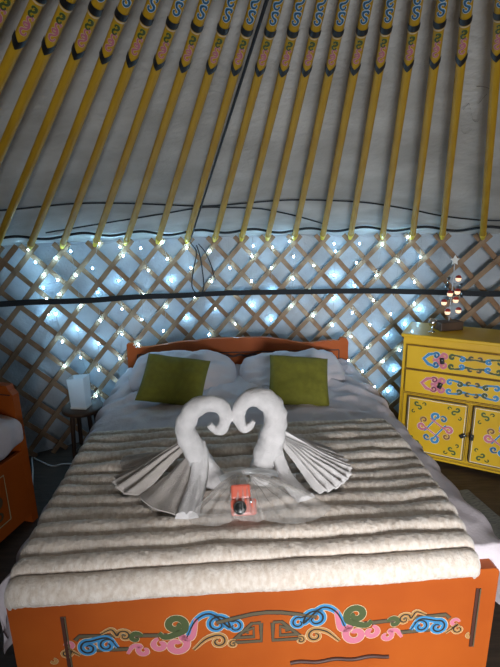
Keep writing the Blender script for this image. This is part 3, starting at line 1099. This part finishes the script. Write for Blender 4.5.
# ------------------------------------------------------------------ yellow cabinet
CA = math.atan2(-0.477, 0.879)
CP = Vector((0.994, 2.936, 0))
cab = empty('cabinet', CP, CA)
tag(cab, 'bright yellow painted cabinet with drawers and scroll-painted doors', 'cabinet')
CW, CD, CH = 0.88, 0.34, 0.90
mb = MB()
mb.rbox((CW / 2, CD / 2 + 0.012, 0.455), (CW - 0.006, CD - 0.024, 0.85), M['yellow'], 0.004)
for x in (0.035, CW - 0.035):
    for y in (0.045, CD - 0.035):
        mb.rbox((x, y, 0.017), (0.06, 0.06, 0.034), M['yellow'], 0.003)
mb.build('body', cab)
mb = MB()
mb.rbox((CW / 2, CD / 2 - 0.004, CH - 0.011), (CW + 0.016, CD + 0.016, 0.022), M['yellow'], 0.006, seg=3)
mb.build('top', cab)


def pull(parent, x, z, rot):
    mb = MB()
    mx = Matrix.Rotation(rot, 4, 'Y')
    mb.rbox((0, 0, 0), (0.026, 0.012, 0.040), M['black'], 0.005, mx)
    mb.rbox(mx @ Vector((0, -0.007, 0.008)), (0.010, 0.006, 0.010), M['metal'], 0.003, mx)
    o = mb.build('pull', parent)
    o.location = (x, -0.014, z)
    return o


def frame_line(mb, x0, x1, z0, z1, y, w=0.004, m=None):
    m = m or M['yellow_line']
    for c, s in (((x0 + x1) / 2, z0, 'h'), ((x0 + x1) / 2, z1, 'h')) and ((((x0 + x1) / 2, z0), (x1 - x0, w)), (((x0 + x1) / 2, z1), (x1 - x0, w)), ((x0, (z0 + z1) / 2), (w, z1 - z0)), ((x1, (z0 + z1) / 2), (w, z1 - z0))):
        mb.rbox((c[0], y, c[1]), (s[0], 0.002, s[1]), m, 0)


for z0, z1, cols, lab in ((0.668, 0.826, ('blue', 'pink', 'green', 'blue'), 'upper drawer with a blue-tipped scroll'), (0.502, 0.660, ('pink', 'pink', 'blue', 'green'), 'lower drawer with a pink-tipped scroll')):
    mb = MB()
    mb.rbox((CW / 2, 0.004, (z0 + z1) / 2), (CW - 0.07, 0.018, z1 - z0 - 0.006), M['yellow'], 0.004)
    frame_line(mb, 0.035, CW - 0.035, z0, z1, -0.0005)
    d = mb.build('drawer', cab, lab)
    zc = (z0 + z1) / 2
    o = Orn(lambda x, y, h: (x, -0.0055 - h, zc + y), 1.55, 0.75)
    for sg in (-1, 1):
        c = CW / 2
        X = lambda l: [(c + sg * a, b) for a, b in l]
        FL = lambda a: a if sg > 0 else 180 - a
        tip = X([(0.225, 0.045), (0.27, 0.032), (0.30, 0.0), (0.27, -0.032), (0.225, -0.045)])
        o.line(tip, 0.013, cols[0], edge='white', ew=0.004)
        for vs in (-1, 1):
            fl = lambda a: FL(a) if vs > 0 else -FL(a)
            o.curl(c + sg * 0.225, vs * 0.030, 0.020, fl(30), 1.1, vs * sg, cols[0], 0.011, edge='white', inner='dark', ew=0.004)
            o.curl(c + sg * 0.178, vs * 0.028, 0.019, fl(60), 1.0, vs * sg, cols[1], 0.010, edge='cream', ew=0.004, tail=[(c + sg * 0.245, vs * 0.006), (c + sg * 0.215, vs * 0.006)])
            o.curl(c + sg * 0.132, vs * 0.030, 0.018, fl(150), 1.0, -vs * sg, cols[2], 0.010, edge='lime' if cols[2] == 'green' else 'white', ew=0.004)
            o.line([(c + sg * 0.12, vs * 0.046), (c + sg * 0.08, vs * 0.04), (c + sg * 0.05, vs * 0.025), (c + sg * 0.0, vs * 0.03)], 0.010, cols[2], edge='cream', ew=0.004)
            o.curl(c + sg * 0.075, vs * 0.024, 0.017, fl(60), 1.0, vs * sg, cols[3], 0.010, edge='white', ew=0.004)
            o.curl(c + sg * 0.025, vs * 0.034, 0.014, fl(150), 0.9, -vs * sg, 'green', 0.008, edge='pink', ew=0.004)
    o.done('painted_scrolls', d)
    pull(d, 0.253, zc + 0.000, radians(-10 if z0 > 0.6 else 18))
    pull(d, CW - 0.253, zc + 0.000, radians(8))

for x0, x1, lab in ((0.065, 0.425, 'door nearer the bed'), (0.465, 0.825, 'door farther from the bed, in shade')):
    z0, z1 = 0.085, 0.472
    mb = MB()
    mb.rbox(((x0 + x1) / 2, 0.004, (z0 + z1) / 2), (x1 - x0 - 0.004, 0.018, z1 - z0 - 0.004), M['yellow'], 0.004)
    frame_line(mb, x0, x1, z0, z1, -0.0005, 0.009, PAINT['olive'])
    frame_line(mb, x0 + 0.008, x1 - 0.008, z0 + 0.008, z1 - 0.008, -0.0056, 0.003, PAINT['white'])
    d = mb.build('door', cab, lab)
    xc, zc = (x0 + x1) / 2, (z0 + z1) / 2
    o = Orn(lambda x, y, h: (xc + x, -0.0055 - h, zc + y))
    # knot in the middle: crossing bands and curls
    for k in range(4):
        a = radians(45 + 90 * k + 12)
        ca, sa = cos(a), sin(a)
        P = lambda l: [(x * ca - y * sa, x * sa + y * ca) for x, y in l]
        col = ('blue', 'pink')[k % 2]
        o.line(P([(-0.062, 0.036), (0.062, 0.036)]), 0.018, col, edge='white', ew=0.004)
        q = P([(0.070, 0.045), (0.085, 0.0)])
        o.curl(q[0][0], q[0][1], 0.028, math.degrees(a) + 200, 1.05, -1, col, 0.017, edge='white', ew=0.004)
        o.curl(q[1][0], q[1][1], 0.022, math.degrees(a) + 90, 1.05, -1, 'tan' if k % 2 else 'blue', 0.014, edge='cream', inner='dark', ew=0.004)
    for sx in (-1, 1):
        for sy in (-1, 1):
            o.ess(sx * 0.115, sy * 0.14, 0.016, 60 * sx * sy, 'green', 0.010, flip=sx * sy, edge='lime', ew=0.004)
            o.curl(sx * 0.075, sy * 0.155, 0.014, 0 if sx > 0 else 180, 0.8, sx * sy, 'dark', 0.006, edge='lime', ew=0.003)
            o.curl(sx * 0.14, sy * 0.095, 0.014, 90 * sy, 0.8, -sx * sy, 'dark', 0.006, edge='lime', ew=0.003)
    o.done('painted_scrolls', d)
    pull(d, x1 - 0.010 if x0 < 0.3 else x0 + 0.002, 0.265, radians(55 if x0 < 0.3 else 5))
mb = MB()
mb.rbox((0.445, 0.0, 0.28), (0.003, 0.003, 0.40), M['yellow_line'], 0)
frame_line(mb, 0.03, CW - 0.03, 0.06, 0.492, 0.0003, 0.003)
mb.build('frame_lines', cab)

# ------------------------------------------------------------------ candle tree and goblet on the cabinet
ct = empty('candle_tree', (1.315, 3.005, 0.9005), 0.2)
tag(ct, 'wire candle tree with glowing warm cups and a star on its stem, on the cabinet', 'candle tree')
mb = MB()
mb.rbox((0, 0, 0.028), (0.165, 0.09, 0.056), M['brown'], 0.006)
mb.build('base', ct)
mb = MB()
mb.tube([(0, 0, 0.05), (0.003, 0, 0.3), (0.004, 0, 0.44)], 0.0035, M['wire'], 6)
mb.build('stem', ct)
cups = [(-0.036, 0.125), (0.042, 0.130), (-0.068, 0.190), (0.016, 0.200), (-0.030, 0.245), (0.022, 0.255), (0.020, 0.340)]
for x, z in cups:
    mb = MB()
    mb.tube(catmull([(0.002, 0, z - 0.03), (x * 0.6, -0.015, z - 0.035), (x, -0.03, z - 0.016)], 5), 0.0025, M['wire'], 5)
    mb.build('arm', ct)
    mb = MB()
    w = 0.018
    mb.lathe([(0.0005, -0.018), (w * 0.75, -0.014), (w, 0.0), (w * 0.95, 0.012), (w * 0.6, 0.019), (0.0005, 0.021)], M['glow'], 14)
    g = mb.build('glowing_cup', ct)
    g.location = (x, -0.03, z)
    mb = MB()
    mb.lathe([(w * 0.99, 0.006), (w * 1.03, 0.010), (w * 0.72, 0.0195), (0.0005, 0.024)], PAINT['red'], 14)
    mb.build('red_cap', g)
for x, z, s_ in ((0.060, 0.225, 0.020), (-0.050, 0.300, 0.022), (-0.045, 0.345, 0.018), (0.05, 0.30, 0.014)):
    mb = MB()
    mb.prism([(x + s_ * (1 if k % 2 == 0 else 0.45) * sin(k * pi / 5), z + s_ * (1 if k % 2 == 0 else 0.45) * cos(k * pi / 5)) for k in range(10)], -0.024, -0.020, M['metal'])
    mb.tube([(0.003, -0.002, z + s_ + 0.02), (x, -0.021, z + s_)], 0.0015, M['wire'], 5)
    fix_normals(mb.build('hanging_star', ct))
mb = MB()
mb.prism([(0.004 + 0.034 * (1 if k % 2 == 0 else 0.5) * sin(k * pi / 5), 0.455 + 0.034 * (1 if k % 2 == 0 else 0.5) * cos(k * pi / 5)) for k in range(10)], -0.004, 0.004, M['white_paint'])
fix_normals(mb.build('top_star', ct))

gob = empty('goblet', (1.185, 2.945, 0.9005))
tag(gob, 'small silvery goblet beside the glowing candle tree on the cabinet', 'goblet')
mb = MB()
mb.lathe([(0.0005, 0), (0.022, 0.001), (0.02, 0.004), (0.006, 0.010), (0.005, 0.035)], M['metal'], 20)
mb.build('stem', gob)
mb = MB()
mb.lathe([(0.005, 0.035), (0.020, 0.044), (0.027, 0.062), (0.026, 0.085), (0.0245, 0.085), (0.025, 0.063), (0.018, 0.047), (0.0005, 0.04)], M['metal'], 20)
mb.build('bowl', gob)

# ------------------------------------------------------------------ stool with a frosted lamp
st = empty('stool', (-1.075, 2.77, 0))
tag(st, 'small dark round stool holding the frosted lamp by the lattice', 'stool')
SH = 0.505
mb = MB()
mb.lathe([(0.0005, SH - 0.028), (0.12, SH - 0.028), (0.128, SH - 0.02), (0.128, SH - 0.006), (0.122, SH), (0.0005, SH)], M['brown'], 32)
mb.build('seat', st)
for k in range(4):
    a = pi / 4 + k * pi / 2
    mb = MB()
    mb.tube([(0.075 * cos(a), 0.075 * sin(a), SH - 0.026), (0.105 * cos(a), 0.105 * sin(a), 0.0)], [0.015, 0.012], M['brown'], 10)
    mb.build('leg', st)
mb = MB()
for k in range(4):
    a, b = pi / 4 + k * pi / 2, pi / 4 + (k + 1) * pi / 2
    mb.tube([(0.092 * cos(a), 0.092 * sin(a), 0.2), (0.092 * cos(b), 0.092 * sin(b), 0.2)], 0.008, M['brown'], 8)
mb.build('stretcher', st)

lp = empty('table_lamp', (-1.078, 2.755, SH + 0.0005), radians(-8))
tag(lp, 'frosted white box-shaped lamp standing on the small dark stool', 'lamp')
mb = MB()
rows = []
for z, w in ((0.012, 0.050), (0.10, 0.053), (0.19, 0.056), (0.203, 0.056)):
    rows.append([(w * x, w * 0.8 * y, z + 0.006 * x * (z > 0.18)) for x, y in ((-1, -0.9), (-0.9, -1), (0.9, -1), (1, -0.9), (1, 0.9), (0.9, 1), (-0.9, 1), (-1, 0.9))])
mb.grid(rows, M['lamp'], False, close_u=True)
mb.build('shade', lp)
mb = MB()
mb.rbox((0, 0, 0.007), (0.105, 0.085, 0.014), M['white_paint'], 0.004)
mb.build('base', lp)

# ------------------------------------------------------------------ the second bed at the left edge
D2 = radians(15)
b2 = empty('bed', (-1.245, 2.345, 0), pi - D2 + 0.0)
tag(b2, 'narrower orange bed cut off by the left edge of the photo', 'bed')
# local +y points from the head end toward the viewer, +x away from the large bed
BW2, BL2 = 0.76, 1.95
mb = MB()
o2 = [(0.0, 0.0), (0.0, 0.775), (0.022, 0.80), (0.03, 0.825), (0.2, 0.83), (BW2 / 2, 0.85), (BW2 - 0.2, 0.83), (BW2 - 0.03, 0.825), (BW2 - 0.022, 0.80), (BW2, 0.775), (BW2, 0.0), (BW2 - 0.07, 0.0), (BW2 - 0.08, 0.1), (0.08, 0.1), (0.07, 0.0)]
mb.prism(o2, 0.0, 0.045, M['orange'])
h2 = mb.build('headboard', b2)
fix_normals(h2)
mb = MB()
mb.rbox((BW2 / 2, 0.0455, 0.775), (BW2 - 0.03, 0.004, 0.006), M['orange_dark'], 0)
mb.build('panel_line', h2)
mb = MB()
mb.prism([(a, min(b, 0.5) if b > 0.3 else b) for a, b in o2], BL2, BL2 + 0.04, M['orange'])
fix_normals(mb.build('footboard', b2))
mb = MB()
mb.rbox((0.014, BL2 / 2 + 0.02, 0.25), (0.028, BL2 - 0.045, 0.40), M['orange'], 0.004)
r2 = mb.build('side_rail', b2)
o = Orn(lambda x, y, h: (-0.0008 - h, 0.29 + x, 0.26 + y), 1.1, 0.6)
o.bar([(-0.10, -0.13), (0.30, -0.13), (0.30, 0.13), (-0.10, 0.13), (-0.10, -0.13)], 0.006, 'cream', 'dark')
for i, (x, c_) in enumerate(((-0.03, 'olive'), (0.05, 'cream'), (0.13, 'blue'), (0.21, 'olive'))):
    o.ess(x, 0.03 * (-1) ** i, 0.035, 90, c_, 0.014, flip=(-1) ** i, edge='dark', ew=0.006)
    o.curl(x, -0.08 * (-1) ** i, 0.025, 90, 1.0, 1, c_, 0.011, edge='dark', ew=0.005)
o.done('painted_panel', r2)
mb = MB()
mb.rbox((BW2 - 0.014, BL2 / 2 + 0.02, 0.25), (0.028, BL2 - 0.045, 0.40), M['orange'], 0.004)
mb.build('side_rail', b2)
mb = MB()
mb.rbox((BW2 / 2, BL2 / 2 + 0.02, 0.36), (BW2 - 0.058, BL2 - 0.05, 0.02), M['brown'], 0.003)
mb.build('slat_base', b2)
# its mattress and sheet
m2e = empty('mattress', (-1.245, 2.345, 0), pi - D2)
tag(m2e, 'mattress under a crumpled grey sheet on the bed at the left edge', 'mattress')
mb = MB()
rows = []
for i in range(0, 61):
    y = 0.055 + (BL2 - 0.07) * i / 60
    row = []
    for j in range(0, 41):
        a = 2 * pi * j / 40
        cx_, sx_ = cos(a), sin(a)
        p = 0.5
        px = BW2 / 2 + math.copysign(abs(cx_) ** p, cx_) * (BW2 / 2 + 0.035)
        pz = 0.575 + math.copysign(abs(sx_) ** p, sx_) * 0.135
        if pz < 0.47 and 0.02 < px < BW2 - 0.02:
            pz = 0.456
        w = 0.010 * nz(y * 9, a * 1.5, 3) + 0.008 * sin(y * 55 + 3 * nz(y * 4, a, 2)) * (0.5 + 0.5 * cx_ * cx_)
        e = min(1, 0.5 + i / 8)
        row.append((px + cx_ * w - (0.0), y, (pz if e >= 1 else 0.575 + (pz - 0.575) * e ** 0.4) + max(0, sx_) * w))
    rows.append(row)
mb.grid(rows, M['sheet'], True, close_u=True)
mb.add(rows[0], [list(range(41))], M['sheet'], False)
mb.add(rows[-1], [list(range(41))], M['sheet'], False)
mb.build('sheeted_body', m2e)

# ------------------------------------------------------------------ floor things
mb = MB()
mb.rbox((0, 0, 0.006), (0.42, 1.5, 0.010), M['rug'], 0.004)
rg = mb.build('rug')
rg.location = (1.27, 1.75, 0)
rg.rotation_euler = (0, 0, radians(12))
tag(rg, 'narrow grey woven rug on the dark floor between bed and cabinet', 'rug')
mb = MB()
mb.tube([(q.x, q.y, q.z) for q in catmull([(-1.40, 2.62, 0.006), (-1.50, 2.85, 0.006), (-1.58, 3.02, 0.006), (-1.521, 2.98, 0.006), (-1.39, 2.90, 0.006), (-1.322, 2.92, 0.006), (-1.20, 2.92, 0.006)], 8)], 0.005, M['white_cable'], 6)
tag(mb.build('floor_cable'), 'white power cable lying on the dark floor behind the left bed', 'cable')
